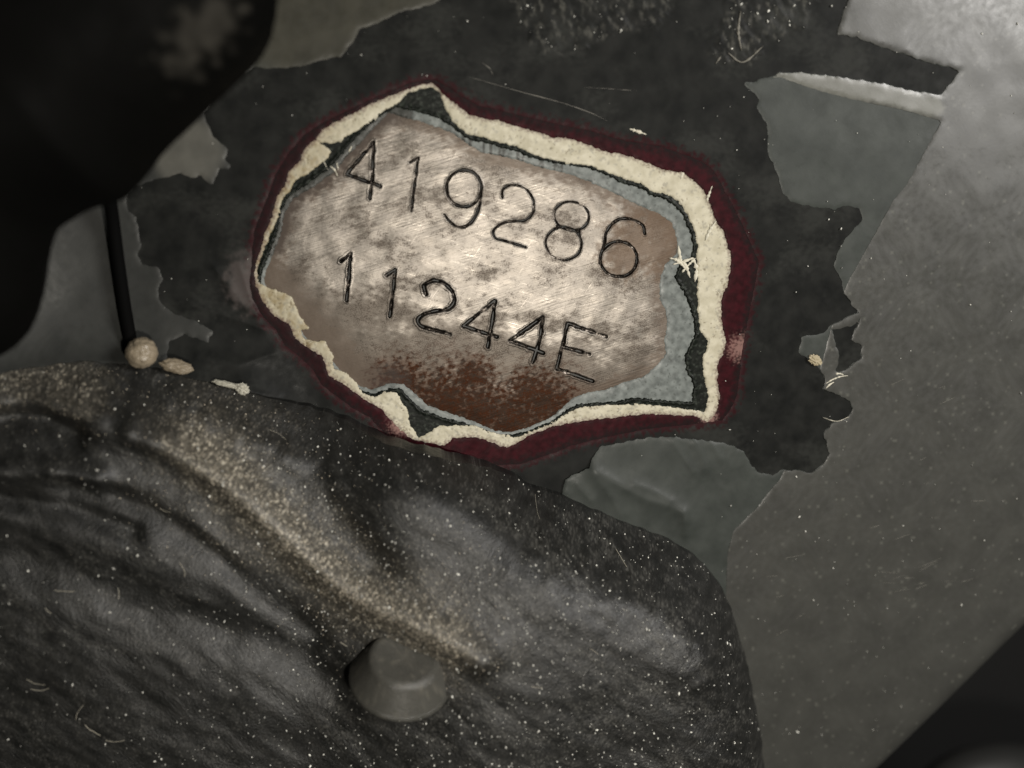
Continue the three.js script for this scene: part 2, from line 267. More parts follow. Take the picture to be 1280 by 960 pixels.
const TW = 1400, TH = Math.round((TW * MHh) / MW);
const metalColor = [], metalRM = [], metalBump = [];
{
  for (let j = 0; j < TH; j++) for (let i = 0; i < TW; i++) {
    const x = MX0 + (i / TW) * MW, y = MY0 + (j / TH) * MHh;
    const fine = fbm(x / 0.3, y / 0.22, 3), mid = fbm(x / 1.7 + 5, y / 1.1, 4), big = fbm(x / 9 + 2, y / 6, 3), ux = x * 0.96 - y * 0.28, uy = y * 0.96 + x * 0.28;
    const brush = 0.45 * sn(ux / 2.6, uy / 0.09) + 0.4 * sn(ux / 6 + 7, uy / 0.17) + 0.2 * sn(uy / 1.6, ux / 0.12), gouge = ss(0.72, 0.9, sn(ux / 7 + 31, uy / 0.22)) + ss(0.8, 0.93, sn((x * 0.6 + y * 0.8) / 5, (y * 0.6 - x * 0.8) / 0.2 + 60)), cloud = fbm(x / 3.6 + 40, y / 2.6, 4);
    let c = mix3([0.125, 0.113, 0.099], [0.225, 0.205, 0.183], clamp(0.5 + 0.45 * brush + 0.25 * mid + 0.05 * fine + 0.6 * cloud));
    let r = 0.44 + 0.03 * mid + 0.07 * big + 0.06 * cloud + 0.03 * brush, m = 1;
    c = mix3(c, [0.3, 0.273, 0.242], 0.5 * clamp(gouge)); r -= 0.06 * clamp(gouge);
    // tarnish film in patches, more in the lower half of the patch
    const row = P(560, 390), low = ss(6, -7, (y - row[1]) + (x - row[0]) * 0.22);
    const tar = ss(-0.2, 0.45, big * 0.8 + mid * 0.4 + low * 0.95 - 0.3);
    c = mix3(c, [0.105, 0.091, 0.077], tar * 0.85); r = mix(r, 0.52, tar);
    // small pits with dirt in them, in drifts
    const drift = ss(-0.25, 0.5, big + 0.4 * mid), pit = ss(0.1, 0.42, fine * 0.9 + 0.3 * mid + 0.4 * drift - 0.2);
    c = mix3(c, [0.062, 0.05, 0.041], pit * 0.62); r += 0.05 * pit;
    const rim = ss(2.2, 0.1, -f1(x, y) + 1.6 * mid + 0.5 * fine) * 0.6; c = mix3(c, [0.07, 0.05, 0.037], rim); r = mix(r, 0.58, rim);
    const b = spot(brownSpots, x, y) > -1.6 ? brownM(x, y) * 0.75 : 0; c = mix3(c, [0.085, 0.06, 0.043], b); r = mix(r, 0.52, b);
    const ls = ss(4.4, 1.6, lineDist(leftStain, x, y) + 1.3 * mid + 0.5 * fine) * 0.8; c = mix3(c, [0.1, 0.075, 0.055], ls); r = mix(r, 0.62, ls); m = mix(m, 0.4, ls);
    const es = ss(1.3, 0.2, lineDist(edgeDark, x, y) + 0.9 * mid) * 0.85; c = mix3(c, [0.06, 0.045, 0.035], es); r = mix(r, 0.7, es); m = mix(m, 0.4, es);
    const rs = spot(rustSpots, x, y), film = ss(-0.5, 0.6, rs + 0.5 * mid) * 0.7; c = mix3(c, [0.06, 0.036, 0.025], film);
    const ru = spot(rustSpots, x, y) > -0.9 ? rustM(x, y) * (0.72 + 0.28 * ss(-0.2, 0.3, fine + mid)) : 0; c = mix3(c, mix3([0.009, 0.006, 0.0045], [0.05, 0.02, 0.0105], clamp(0.45 + 0.9 * fine + 0.7 * mid)), ru); r = mix(r, 0.6, ru);
    metalColor.push(c); metalRM.push([0, r, m]); const h = 0.5 + 0.25 * brush + 0.03 * fine - 0.04 * pit - 0.2 * gouge; metalBump.push([h, h, h]);
  }
}
const at2 = (a) => (x, y) => a[y * TW + x];
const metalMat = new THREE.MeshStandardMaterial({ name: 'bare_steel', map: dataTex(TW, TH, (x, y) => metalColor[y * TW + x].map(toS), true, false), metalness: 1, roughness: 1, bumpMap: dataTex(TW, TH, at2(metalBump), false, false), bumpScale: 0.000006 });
metalMat.roughnessMap = metalMat.metalnessMap = dataTex(TW, TH, at2(metalRM), false, false);
const grimeMat = new THREE.MeshStandardMaterial({ name: 'dirty_groove', vertexColors: true, metalness: 0.9, roughness: 0.42, bumpMap: rep(grain, 6), bumpScale: 0.00001 });
{
  const parts = sheet({ box: metalBox, res: 0.062, uvs: 1, skirt: 0, f: (x, y) => 1.0 - f1(x, y), z: metalZ, split: (x, y) => { const [d, k] = groove(x, y); return d < 0.9 ? k + 1 : 0; }, col: (x, y) => mix3([0.02, 0.016, 0.013], [0.2, 0.175, 0.15], ss(0.05, 0.7, fbm(x / 0.5, y / 0.5, 3) + 0.35 * sn(x / 3, y / 3))) });
  for (const g of parts.values()) { const u = g.attributes.uv; for (let k = 0; k < u.count; k++) u.setXY(k, (u.getX(k) - MX0) / MW, (u.getY(k) - MY0) / MHh); }
  const plate = mesh('bare_metal', parts.get(0), metalMat, panel, 'bare scratched steel with rust along its lower edge');
  CHARS.forEach((c, k) => mesh(c.name, parts.get(k + 1), grimeMat, plate, c.label));
}
// --- the paint layers above it
const paint = (name, rough, bump, k, spec = 1) => new THREE.MeshPhysicalMaterial({ name, vertexColors: true, roughness: rough, roughnessMap: rep(roughGrain, 2.3), bumpMap: rep(grain, k), bumpScale: bump, specularIntensity: spec });
const plateBox = [P(290, 300)[0], P(600, 600)[1], P(975, 300)[0], P(500, 80)[1]];
const layer = (name, label, n, own, next, o) => mesh(name, sheet({
  box: o.box ?? plateBox, res: o.res ?? 0.13, skirt: H[n] - H[n - 1] + 0.12,
  f: (x, y) => { const a = own(x, y); return a <= 0 ? a : Math.min(a, 1.3 - next(x, y)); },
  z: (x, y, f) => step(n, own(x, y), o.w ?? 0.12) + (n < 3 ? 0 : 0) + und(x, y) * (n > 3 ? 1 : 0.2 * (n / 3)) + (o.relief ? o.relief(x, y) : 0), col: o.col,
}).get(0), o.mat, panel, label);

layer('grey_primer', 'pale blue grey primer beside the bare metal', 1, f1, f2, {
  w: 0.2, mat: paint('primer', 0.5, 0.000004, 5, 0.6), relief: (x, y) => 0.022 * fbm(x / 1.8, y / 1.8, 3),
  col: (x, y) => {
    const c = mix3([0.08, 0.09, 0.085], [0.17, 0.187, 0.177], clamp(0.5 + 1.0 * fbm(x / 1.5, y / 1.5, 4))), n = fbm(x / 0.8, y / 0.8, 3);
    const left = ss(1.7, 0.9, lineDist(edgeDark, x, y) + 0.5 * n), teeth = ss(0.1, 0.3, sn(x * 1.25, 4) + 0.5 * n) * ss(P(548, 160)[0], P(575, 170)[0], x) * ss(P(716, 210)[0], P(706, 210)[0], x) * (y > 10 ? 1 : 0);
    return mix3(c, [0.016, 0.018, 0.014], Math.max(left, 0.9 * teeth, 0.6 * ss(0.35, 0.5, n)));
  },
});
layer('dark_undercoat', 'thin dark green undercoat line inside the cream ring', 2, f2, f3, {
  w: 0.15, mat: paint('undercoat', 0.5, 0.000006, 6, 0.22), relief: (x, y) => 0.12 * Math.exp(-Math.pow((f2(x, y) - 0.25) / 0.16, 2)) + 0.02 * fbm(x / 0.8, y / 0.8, 3),
  col: (x, y) => mix3([0.006, 0.0075, 0.0058], [0.035, 0.041, 0.033], ss(0.1, 0.6, fbm(x / 0.9, y / 0.9, 4))),
});
const CL0 = P(470, 300)[0], CL1 = P(370, 300)[0];
const creamTone = (x, y) => {
  const n = fbm(x / 2, y / 2, 4), fine = fbm(x / 0.5, y / 0.5, 3);
  let c = mix3([0.4, 0.368, 0.27], [0.52, 0.485, 0.375], clamp(0.5 + n));
  c = mix3(c, [0.25, 0.2, 0.11], ss(CL0, CL1, x) * clamp(0.55 + 0.9 * n));                        // yellowed on the left
  c = mix3(c, [0.06, 0.016, 0.018], 0.65 * ss(-0.5, 0.1, f4(x, y) + 0.6 * fine));                 // maroon rubbed over its outer edge
  return mix3(c, [0.2, 0.19, 0.16], 0.5 * ss(0.25, 0.5, fbm(x / 1.2 + 70, y / 1.2, 4)));
};
const crack = (x, y) => ss(0.05, 0.0, Math.abs(fbm(x / 2.2 + 50, y / 2.2, 3))) * ss(0.1, 0.4, fbm(x / 5 + 9, y / 5, 2));
const spatter = (x, y) => ss(0.42, 0.55, fbm(x / 0.7 + 31, y / 0.7, 3) * 0.8 + 0.22 * sn(x / 4, y / 4));
layer('cream_primer', 'cream paint ring round the bare metal', 3, f3, f4, {
  w: 0.1, mat: paint('cream', 0.55, 0.000004, 5, 0.6), relief: (x, y) => 0.035 * fbm(x / 0.9, y / 0.9, 4) - 0.1 * crack(x, y),
  col: (x, y) => mix3(creamTone(x, y), [0.12, 0.09, 0.05], Math.max(0.75 * spatter(x, y), 0.8 * crack(x, y))),
});
const scuff = P(926, 434), scuff2 = P(886, 522), scuff3 = P(500, 530);
layer('maroon_paint', 'dark maroon paint ring outside the cream', 4, f4, f5, {
  w: 0.14, mat: paint('maroon', 0.6, 0.000003, 5, 0.14), relief: (x, y) => 0.008 * fbm(x / 1.4, y / 1.4, 2),
  col: (x, y) => {
    const s = Math.max(0.9 * ss(2.2, 0.4, Math.hypot((x - scuff[0]) * 0.9, y - scuff[1]) + 1.6 * fbm(x / 0.6, y / 0.45, 3)), ss(1.3, 0.2, Math.hypot(x - scuff2[0], y - scuff2[1]) + fbm(x / 0.4, y / 0.4, 3)), ss(1.8, 0.3, Math.hypot(x - scuff3[0], y - scuff3[1]) + 1.2 * fbm(x / 0.4, y / 0.4, 3)));
    return mix3(mix3(mix3([0.015, 0.0014, 0.0026], [0.034, 0.0035, 0.0062], clamp(0.5 + fbm(x / 1.5, y / 1.5, 4))), [0.007, 0.0052, 0.0052], Math.max(0.9 * ss(-1.3, 0.2, f5(x, y) + 0.8 * fbm(x / 0.8, y / 0.8, 4)), 0.6 * ss(CL0, CL1, x))), [0.26, 0.15, 0.13], s * 0.8);
  },
});
const crustA = PP([632, -20, 644, 22, 659, 47, 676, 68, 700, 68, 726, 64, 749, 50, 794, 36, 830, 30, 850, -20]);
const crustB = PP([905, -20, 895, 20, 880, 60, 900, 90, 940, 90, 960, 60, 1010, 40, 1030, -20]);
const sCA = sdOf(crustA), sCB = sdOf(crustB);
const flap = P(306, 352);
const foldLines = [[270, 335, 300, 375, 322, 392], [285, 350, 296, 372], [240, 380, 290, 395, 330, 410], [300, 330, 312, 365, 318, 385], [250, 440, 300, 452, 345, 440]].map((l) => PP(l));
const crust = (x, y) => ss(0.3, -0.8, Math.min(sCA(x, y), sCB(x, y) + 0.6) + 1.2 * fbm(x / 2, y / 2, 3));
const foldC = P(290, 390); const folds = (x, y) => { let s = 0; if (Math.hypot(x - foldC[0], y - foldC[1]) > 13) return 0; foldLines.forEach((l, k) => { s += Math.exp(-Math.abs(lineDist(l, x, y) / (k < 2 ? 0.5 : 0.8))); }); return Math.min(s, 1.3); };
layer('black_undercoat', 'black undercoat laid bare in a ragged patch', 5, f5, f6, {
  box: fullBox, res: 0.22, w: 0.25, mat: paint('black_coat', 0.55, 0.000003, 3.5, 0.12),
  relief: (x, y) => crust(x, y) * (0.08 + 0.14 * fbm(x / 2.6 + y / 5, y / 4, 4)) + 0.22 * folds(x, y) + 0.012 * fbm(x / 3, y / 3, 2),
  col: (x, y) => {
    const cr = crust(x, y), g = clamp(0.5 + 0.9 * fbm(x / 4, y / 4, 5));
    let c = mix3([0.0075, 0.008, 0.0076], [0.0155, 0.016, 0.0148], g);
    c = mix3(c, [0.085, 0.083, 0.072], cr * ss(0.05, 0.6, fbm(x / 1.1 + y / 3, y / 2.6 - x / 4, 5)) * 0.75);
    c = mix3(c, [0.03, 0.031, 0.028], 0.6 * ss(0.0, 0.7, fbm(x / 17 + 8, y / 12, 3) + 0.35 * fbm(x / 1.2, y / 0.9, 3)));
    c = mix3(c, [0.022, 0.0022, 0.004], 0.9 * ss(0.9, 0.1, f5(x, y) + 1.1 * fbm(x / 0.9, y / 0.9, 4)));
    return mix3(c, [0.075, 0.064, 0.06], ss(3.4, 1.2, Math.hypot((x - flap[0]) * 1.2, (y - flap[1]) * 0.75) + 1.5 * fbm(x / 1.5, y / 1.5, 3)) * 0.8);
  },
});
const curl = (f, x, y) => (f < 2.5 ? 0.06 * Math.exp(-Math.max(f, 0) / 0.6) * Math.max(0, 0.15 + sn(x / 3.3 + 11, y / 3.3)) : 0);   // where the torn edge has let go
// grey film: wrinkled where it has lifted below the plate
const wrinkles = [[742, 585, 787, 611, 810, 622, 852, 637, 856, 645], [792, 602, 815, 611, 835, 622], [720, 602, 728, 612, 737, 622], [742, 592, 760, 615, 775, 640], [840, 550, 852, 568, 865, 587], [867, 552, 874, 566, 880, 582], [885, 552, 893, 562, 900, 572], [707, 597, 706, 612], [852, 637, 856, 665]].map((l) => smoothLine(PP(l)));
const wrinkleH = [0.75, 0.4, 0.4, 0.5, 0.3, 0.3, 0.25, 0.4, 0.4], wrinkleW = [0.9, 0.55, 0.6, 0.8, 0.5, 0.5, 0.4, 0.5, 0.5];
const wrinkle = (x, y) => { let s = 0; const a = P(690, 540), b = P(940, 690); if (x < a[0] - 3 || x > b[0] || y > a[1] + 1 || y < b[1]) return 0; wrinkles.forEach((l, k) => { s += 0.85 * wrinkleH[k] * Math.exp(-Math.sqrt(Math.pow(lineDist(l, x, y) / (wrinkleW[k] * 1.35), 2) + 0.08) - 0.0); }); return s; };
const oliveC = P(430, 20), tornC = P(235, 190);
const greyEdge = (x, y) => { const d = edgeD(x, y), R = 4.5; return d < R ? -(R - Math.sqrt(Math.max(0, R * R - (R - d) * (R - d)))) : 0; };
layer('grey_film', 'thin grey green paint film lifting and wrinkling round the black patch', 6, f6, (x, y) => f7(x, y), {
  box: fullBox, res: 0.25, w: 0.18, mat: paint('grey_film', 0.55, 0.000005, 3.2, 0.42), relief: (x, y) => wrinkle(x, y) + curl(f6(x, y), x, y) + 0.012 * fbm(x / 3, y / 3, 2),
  col: (x, y) => {
    const g = clamp(0.5 + 0.8 * fbm(x / 5, y / 5, 5));
    const o = ss(16, 10, Math.hypot(x - oliveC[0], (y - oliveC[1]) * 1.4)), t = ss(5, 3, Math.hypot(x - tornC[0], y - tornC[1]));
    let c = mix3([0.03, 0.034, 0.0305], [0.046, 0.051, 0.046], g);
    c = mix3(c, mix3([0.028, 0.027, 0.02], [0.045, 0.043, 0.032], g), o);
    c = mix3(c, mix3([0.022, 0.023, 0.0215], [0.031, 0.032, 0.0295], g), ss(P(330, 300)[0], P(290, 300)[0], x) * (1 - o));
    return mix3(c, [0.1, 0.097, 0.083], t * (0.6 + 0.3 * g));
  },
});
const stripLine = PP([940, 104, 990, 98, 1040, 108, 1110, 121, 1165, 134]);
layer('grey_topcoat', 'satin grey paint of the panel, right side, down to its rolled edge', 7, (x, y) => Math.min(f7(x, y), edgeD(x, y)), () => -9, {
  box: fullBox, res: 0.3, w: 0.15, mat: paint('grey_topcoat', 0.43, 0.000003, 3), relief: (x, y) => greyEdge(x, y) + curl(f7(x, y), x, y) + 0.008 * fbm(x / 5, y / 5, 2),
  col: (x, y) => { const g = clamp(0.5 + 0.7 * fbm(x / 7, y / 7, 6)); const st = ss(1.5, 0.8, lineDist(stripLine, x, y) + 0.5 * fbm(x, y, 3)); return mix3(mix3([0.04, 0.04, 0.036], [0.055, 0.055, 0.049], g), [0.13, 0.13, 0.112], Math.max(0.8 * st, 0.5 * ss(0.45, 0.6, fbm(x / 1.2, y / 1.2, 4)))); },
});
// --- the steel sheet itself, behind the paint
{
  const g = sheet({ box: fullBox, res: 2, skirt: 0, f: (x, y) => edgeD(x, y) - 4.2, z: () => -0.25, back: () => -1.6 }).get(0);
  mesh('steel_sheet', g, new THREE.MeshStandardMaterial({ name: 'sheet_steel', color: new THREE.Color(0.05, 0.05, 0.047), metalness: 0.2, roughness: 0.6 }), panel);
}
// --- scratches and slivers: small raised curls of paint along the tool marks
const curlMat = new THREE.MeshStandardMaterial({ name: 'paint_curl', color: new THREE.Color(0.55, 0.52, 0.42), roughness: 0.55 });
const dullCurl = new THREE.MeshStandardMaterial({ name: 'dull_curl', color: new THREE.Color(0.16, 0.15, 0.125), roughness: 0.6 });
function sliver(px, w, z, mat, name, label, parent = panel) {
  const pts = smoothLine(PP(px), false, 5), pos = [], idx = [];
  pts.forEach((p, k) => {
    const q = pts[Math.min(k + 1, pts.length - 1)], o = pts[Math.max(k - 1, 0)], dx = q[0] - o[0], dy = q[1] - o[1], l = Math.hypot(dx, dy) || 1, t = k / (pts.length - 1);
    const ww = w * Math.sqrt(Math.max(0.04, 4 * t * (1 - t))) * (0.65 + 0.5 * sn(p[0] * 2.1, p[1] * 2.1)), zz = z + und(p[0], p[1]);
    pos.push(p[0] - (dy / l) * ww, p[1] + (dx / l) * ww, zz - 0.06, p[0], p[1], zz + ww * 0.8, p[0] + (dy / l) * ww, p[1] - (dx / l) * ww, zz - 0.06);
    if (k) { const a = (k - 1) * 3, b = k * 3; idx.push(a, a + 1, b, b, a + 1, b + 1, a + 1, a + 2, b + 1, b + 1, a + 2, b + 2); }
  });
  const g = new THREE.BufferGeometry(); g.setAttribute('position', new THREE.BufferAttribute(new Float32Array(pos.map((v) => v * MM)), 3)); g.setIndex(idx); g.computeVertexNormals();
  return mesh(name, g, mat, parent, label);
}
sliver([585, 96, 620, 106, 655, 116, 700, 128, 740, 142, 760, 152], 0.09, H[5], dullCurl, 'scratch', 'long thin scratch above the maroon ring');
sliver([786, 161, 796, 164, 807, 168], 0.3, H[5], curlMat, 'paint_chip', 'small cream chip above the maroon ring');
sliver([728, 109, 760, 111, 800, 114], 0.07, H[5], dullCurl, 'scratch');
sliver([601, 78, 612, 86, 616, 95], 0.08, H[5], dullCurl, 'scratch');
sliver([924, 14, 921, 40, 925, 64], 0.22, H[5] + 0.25, dullCurl, 'paint_curl'); sliver([908, 66, 926, 78, 952, 58], 0.16, H[5] + 0.2, dullCurl, 'paint_curl'); sliver([900, 70, 893, 80], 0.12, H[5] + 0.15, dullCurl, 'paint_curl');
for (const l of [[841, 330, 853, 327, 866, 322], [847, 306, 849, 318, 852, 332], [846, 322, 856, 331, 862, 347], [852, 340, 859, 332, 869, 322], [836, 322, 846, 325, 858, 337], [866, 322, 870, 336, 868, 352], [882, 252, 885, 243, 889, 232], [850, 224, 853, 216, 856, 208], [881, 300, 886, 288, 894, 276]]) sliver(l, l[0] > 860 && l[0] < 867 ? 0.34 : 0.26, l[0] > 875 ? H[3] + 0.08 : 0.3, curlMat, 'paint_curl');
for (const l of [[412, 207, 418, 212, 422, 220], [421, 203, 423, 213], [436, 190, 440, 182], [404, 200, 410, 212]]) sliver(l, 0.12, 0.25, curlMat, 'paint_curl');
sliver([1026, 520, 1044, 525, 1060, 519], 0.06, H[6] + 0.05, curlMat, 'paint_curl');
for (const [a, b, c, d] of [[1030, 478, 1046, 470], [1040, 472, 1058, 468], [1030, 484, 1040, 476], [1042, 466, 1052, 467]]) sliver([a, b, (a + c) / 2, (b + d) / 2 - 1, c, d], 0.18, H[6] + 0.1, curlMat, 'paint_curl');

for (let k = 0; k < 26; k++) {                                     // small tool marks on the grey paint
  const c = k < 10 ? [1095 + rnd() * 70, 690 + rnd() * 60] : [960 + rnd() * 280, 470 + rnd() * 330], a = -0.15 + (rnd() - 0.5) * 0.8, l = 3 + rnd() * (k < 10 ? 16 : 9), q = P(c[0], c[1]);
  if (edgeD(q[0], q[1]) < 6 || f7(q[0], q[1]) < 0.5) continue;
  sliver([c[0] - Math.cos(a) * l, c[1] - Math.sin(a) * l, c[0], c[1] + rnd() - 0.5, c[0] + Math.cos(a) * l, c[1] + Math.sin(a) * l], 0.035 + 0.04 * rnd(), H[7], dullCurl, 'scratch');
}
// ------------------------------------------------------------------ the dusty rubber cover in front, with its stud
const ridge = (px, h, w, z = 16) => ({ l: smoothLine(PP(px, z)), h, w });
const RIDGES = [
  ridge([150, 560, 220, 590, 300, 640, 370, 700, 440, 750, 540, 785, 600, 815], 2.6, 2.0, 17), ridge([80, 620, 180, 650, 280, 715, 390, 800], -1.05, 1.8, 14), ridge([60, 600, 160, 625, 250, 680, 340, 760], 0.35, 1.2, 15),
  ridge([-60, 500, 20, 480, 70, 490, 130, 520], 2.4, 2.8, 8), ridge([-60, 590, 60, 590, 120, 600], 1.4, 1.5, 12),
  ridge([390, 610, 430, 660, 470, 710], -1.1, 2.2, 15),
  ridge([-80, 700, 60, 725, 180, 775, 300, 810, 420, 870], -1.3, 2.8, 16), ridge([-60, 530, 40, 528, 90, 545], -1.8, 1.7, 10), ridge([-60, 625, 60, 640, 160, 670], -1.2, 1.3, 13),
  ridge([660, 720, 740, 750, 830, 790, 890, 850], 1.2, 4.0, 18), ridge([620, 620, 700, 655, 800, 700, 870, 750], -2.2, 2.6, 14), ridge([200, 500, 330, 560, 420, 610], 1.2, 1.8, 10),
];
const ridgeSum = cached((x, y) => { let z = 0; for (const r of RIDGES) z += r.h * Math.exp(-Math.pow(lineDist(r.l, x, y) / r.w, 2)); return z; }, [-90, -66, 50, 10], 0.3);
const matF = (x, y) => -sMat(x, y) + 0.15 * sn(x / 3, y / 3);
const bulge = P(535, 665, 16);                                    // a broad dome pushed up from below
function matZ(x, y, f) {
  let z = mix(3.3, 2, ss(LX1, LX0, x)) + mix(9, 17, ss(-35, 5, x)) * (1 - Math.exp(-f / mix(8, 5, ss(-35, 5, x)))) + mix(0.04, -0.1, ss(-8, 14, x)) * f;
  const on = ss(0, 5, f);
  z += bend(Math.max(x, -75)) * Math.exp(-f / 7);
  const bx = x - bulge[0], by = y - bulge[1], br = Math.hypot(bx * 0.85 + by * 0.3, by * 1.05 + bx * 0.2), bw = Math.exp(-Math.pow(br / 7.4, 3));
  const bz = 14.0 - 0.27 * by - 0.06 * bx - 0.011 * br * br;
  z += on * ridgeSum(x, y); z = mix(z, bz, bw);
  const u = x * 0.8 - y * 0.6, v = y * 0.8 + x * 0.6;               // creases run down to the right
  return z + on * (0.3 * fbm(u / 14, v / 6, 2) + 0.03 * fbm(u / 5 + 3, v / 1.6, 2)) + 0.006 * fbm(u / 0.6, v / 0.4, 2);
}
const matCoarse = cached((x, y) => { const f = matF(x, y); return f <= 0 ? -5 : matZ(x, y, f); }, [-90, -66, 50, 10], 0.2);
const matSurf = (x, y) => { const z = matCoarse(x, y); return z < 0 ? null : z; };
const cover = thing('rubber_cover', 'creased black rubber cover, dusty and speckled, below the stamped panel', 'rubber cover');
const dustLine = smoothLine(PP([230, 580, 300, 635, 365, 690, 425, 740, 490, 768, 560, 797], 16)), dustLeft = smoothLine(PP([-60, 495, 40, 480, 100, 500], 10));
const dustD = cached((x, y) => lineDist(dustLine, x, y), [-90, -66, 50, 10], 0.4), dustLD = cached((x, y) => lineDist(dustLeft, x, y), [-90, -66, 50, 10], 0.4);
const hsh = (x, y) => { const a = Math.sin(x * 127.1 + y * 311.7) * 43758.5453, h = a - Math.floor(a); return h * h; };
const coverMat = new THREE.MeshPhysicalMaterial({ name: 'dusty_rubber', vertexColors: true, specularIntensity: 0.85, roughness: 0.56, roughnessMap: rep(roughGrain, 3), bumpMap: rep(grain, 3.2), bumpScale: 0.00008 });
{
  const g = sheet({
    box: [-86, -64, 48, 8], res: 0.18, f: matF, z: matZ, skirt: 4,
    col: (x, y, f) => {
      const u = x * 0.8 - y * 0.6, v = y * 0.8 + x * 0.6, fine = fbm(u / 0.36, v / 0.2, 3), mid = fbm(u / 4, v / 1.6, 4), big = fbm(u / 16, v / 7, 3);
      let c = mix3([0.007, 0.0073, 0.0067], [0.02, 0.0197, 0.018], clamp(0.5 + 0.8 * mid + 0.4 * fine));
      const dl = dustD(x, y), ridgeDust = ss(4.4, 0.3, dl + 3.0 * mid + 1.6 * fine) + 0.55 * ss(4.5, 0, dustLD(x, y) + 3 * mid + fine) + 0.3 * ss(9, 1, dl + 5 * big + 3 * mid);
      const grainy = ss(-0.05, 0.5, fine + 0.25 * mid);
      c = mix3(c, mix3([0.11, 0.097, 0.075], [0.8, 0.73, 0.59], hsh(x, y) * (0.35 + 0.65 * ss(-0.1, 0.5, fine))), clamp(ridgeDust * (0.3 + 0.9 * grainy)) * 0.85);
      return mix3(c, [0.16, 0.156, 0.14], (0.25 + 0.75 * hsh(y, x)) * ss(0.12, 0.6, fine + 0.4 * mid + 0.5 * big - 0.16 + 0.2 * ss(-35, 5, x)) * 0.45);
    },
  }).get(0);
  mesh('cover_skin', g, coverMat, cover);
}
{
  const b = hit(500, 849, matSurf);
  const prof = [[5.0, -1.6], [5.4, -0.6], [6.25, -0.2], [6.4, 0.06], [6.2, 0.4], [4.45, 3.7], [4.2, 4.05], [3.7, 4.15], [1.5, 4.0], [0.01, 3.95]].map((p) => new THREE.Vector2(p[0] * MM, p[1] * MM));
  const lathe = new THREE.LatheGeometry(prof.flatMap((p, k) => (k === 5 || k === 8 ? [0.06, 0.35, 0.65, 0.94, 1].map((t) => prof[k - 1].clone().lerp(p, t)) : [p])), 96), lp = lathe.attributes.position, lc = new Float32Array(lp.count * 3);
  for (let k = 0; k < lp.count; k++) {                            // scuffs and caked dust
    const x = lp.getX(k) / MM, y = lp.getY(k) / MM, z = lp.getZ(k) / MM, n = sn3(x / 1.6, y / 1.6, z / 1.6) + 0.6 * sn3(x / 0.5, y / 0.5, z / 0.5), sc = ss(0.5, 1.1, n);
    const c = mix3(mix3([0.055, 0.054, 0.047], [0.066, 0.064, 0.056], clamp(0.5 + 0.5 * n)), [0.14, 0.13, 0.105], 0.4 * sc); lc.set(c, k * 3);
  }
  lathe.setAttribute('color', new THREE.BufferAttribute(lc, 3));
  const s = mesh('stud', lathe, new THREE.MeshStandardMaterial({ name: 'stud_rubber', vertexColors: true, roughness: 0.36, roughnessMap: rep(roughGrain, 1), bumpMap: rep(grain, 2), bumpScale: 0.00005 }), cover, 'smooth grey cone shaped stud on the cover');
  s.position.set(b[0] * MM, b[1] * MM, (b[2] - 0.2) * MM);
  const axis = new THREE.Vector3().addScaledVector(rgt, 0.2).addScaledVector(upv, 0.78).addScaledVector(fwd, -0.6).normalize();
  s.scale.setScalar(0.95); s.quaternion.setFromUnitVectors(new THREE.Vector3(0, 1, 0), axis);
}

// ------------------------------------------------------------------ black rubber hose end at upper left, and the lead below it
const hoseEdge = smoothLine(PP([352, -200, 350, -60, 346, 0, 338, 45, 322, 76, 290, 108, 240, 155, 200, 195, 168, 236, 154, 249, 134, 256, 108, 264, 84, 278, 66, 292, 56, 320, 48, 370, 30, 420, 0, 446, -80, 470, -260, 480], 20), false, 4);  // the lower-left lobe is added, standing in for a shadow on the panel
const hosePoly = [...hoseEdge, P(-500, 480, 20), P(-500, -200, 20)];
{
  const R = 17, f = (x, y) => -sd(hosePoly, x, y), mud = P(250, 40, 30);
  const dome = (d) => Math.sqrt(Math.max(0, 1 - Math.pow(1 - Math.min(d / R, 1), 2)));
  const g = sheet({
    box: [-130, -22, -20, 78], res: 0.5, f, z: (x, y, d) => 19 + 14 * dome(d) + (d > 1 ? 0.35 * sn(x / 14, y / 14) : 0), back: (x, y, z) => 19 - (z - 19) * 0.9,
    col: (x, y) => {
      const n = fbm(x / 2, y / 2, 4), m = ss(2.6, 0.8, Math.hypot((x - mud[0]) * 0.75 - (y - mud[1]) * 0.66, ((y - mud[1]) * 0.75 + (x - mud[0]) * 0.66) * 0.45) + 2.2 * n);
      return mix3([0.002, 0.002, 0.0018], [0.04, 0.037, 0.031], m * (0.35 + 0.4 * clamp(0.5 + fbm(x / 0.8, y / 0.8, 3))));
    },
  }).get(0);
  tag(mesh('rubber_hose', g, new THREE.MeshPhysicalMaterial({ name: 'black_rubber', vertexColors: true, roughness: 0.75, roughnessMap: rep(roughGrain, 0.6), specularIntensity: 0.06 })), 'black rubber hose end upper left with tan mud smear, lower lobe added as shade', 'hose');
}
{
  const c = [[134, 225, 6], [141, 275, 3], [148, 330, 2.2], [156, 385, 2.2], [167, 450, 2.2], [176, 520, 1.8]].map(([a, b, h]) => { const p = P(a, b, h); return new THREE.Vector3(p[0], p[1], h).multiplyScalar(MM); });
  const g = new THREE.TubeGeometry(new THREE.CatmullRomCurve3(c), 60, 0.78 * MM, 14);
  tag(mesh('cable', g, new THREE.MeshPhysicalMaterial({ name: 'cable_rubber', color: new THREE.Color(0.002, 0.002, 0.002), roughness: 0.8, specularIntensity: 0.08 })), 'thin black cable running down from the hose to the tan bead', 'cable');
}

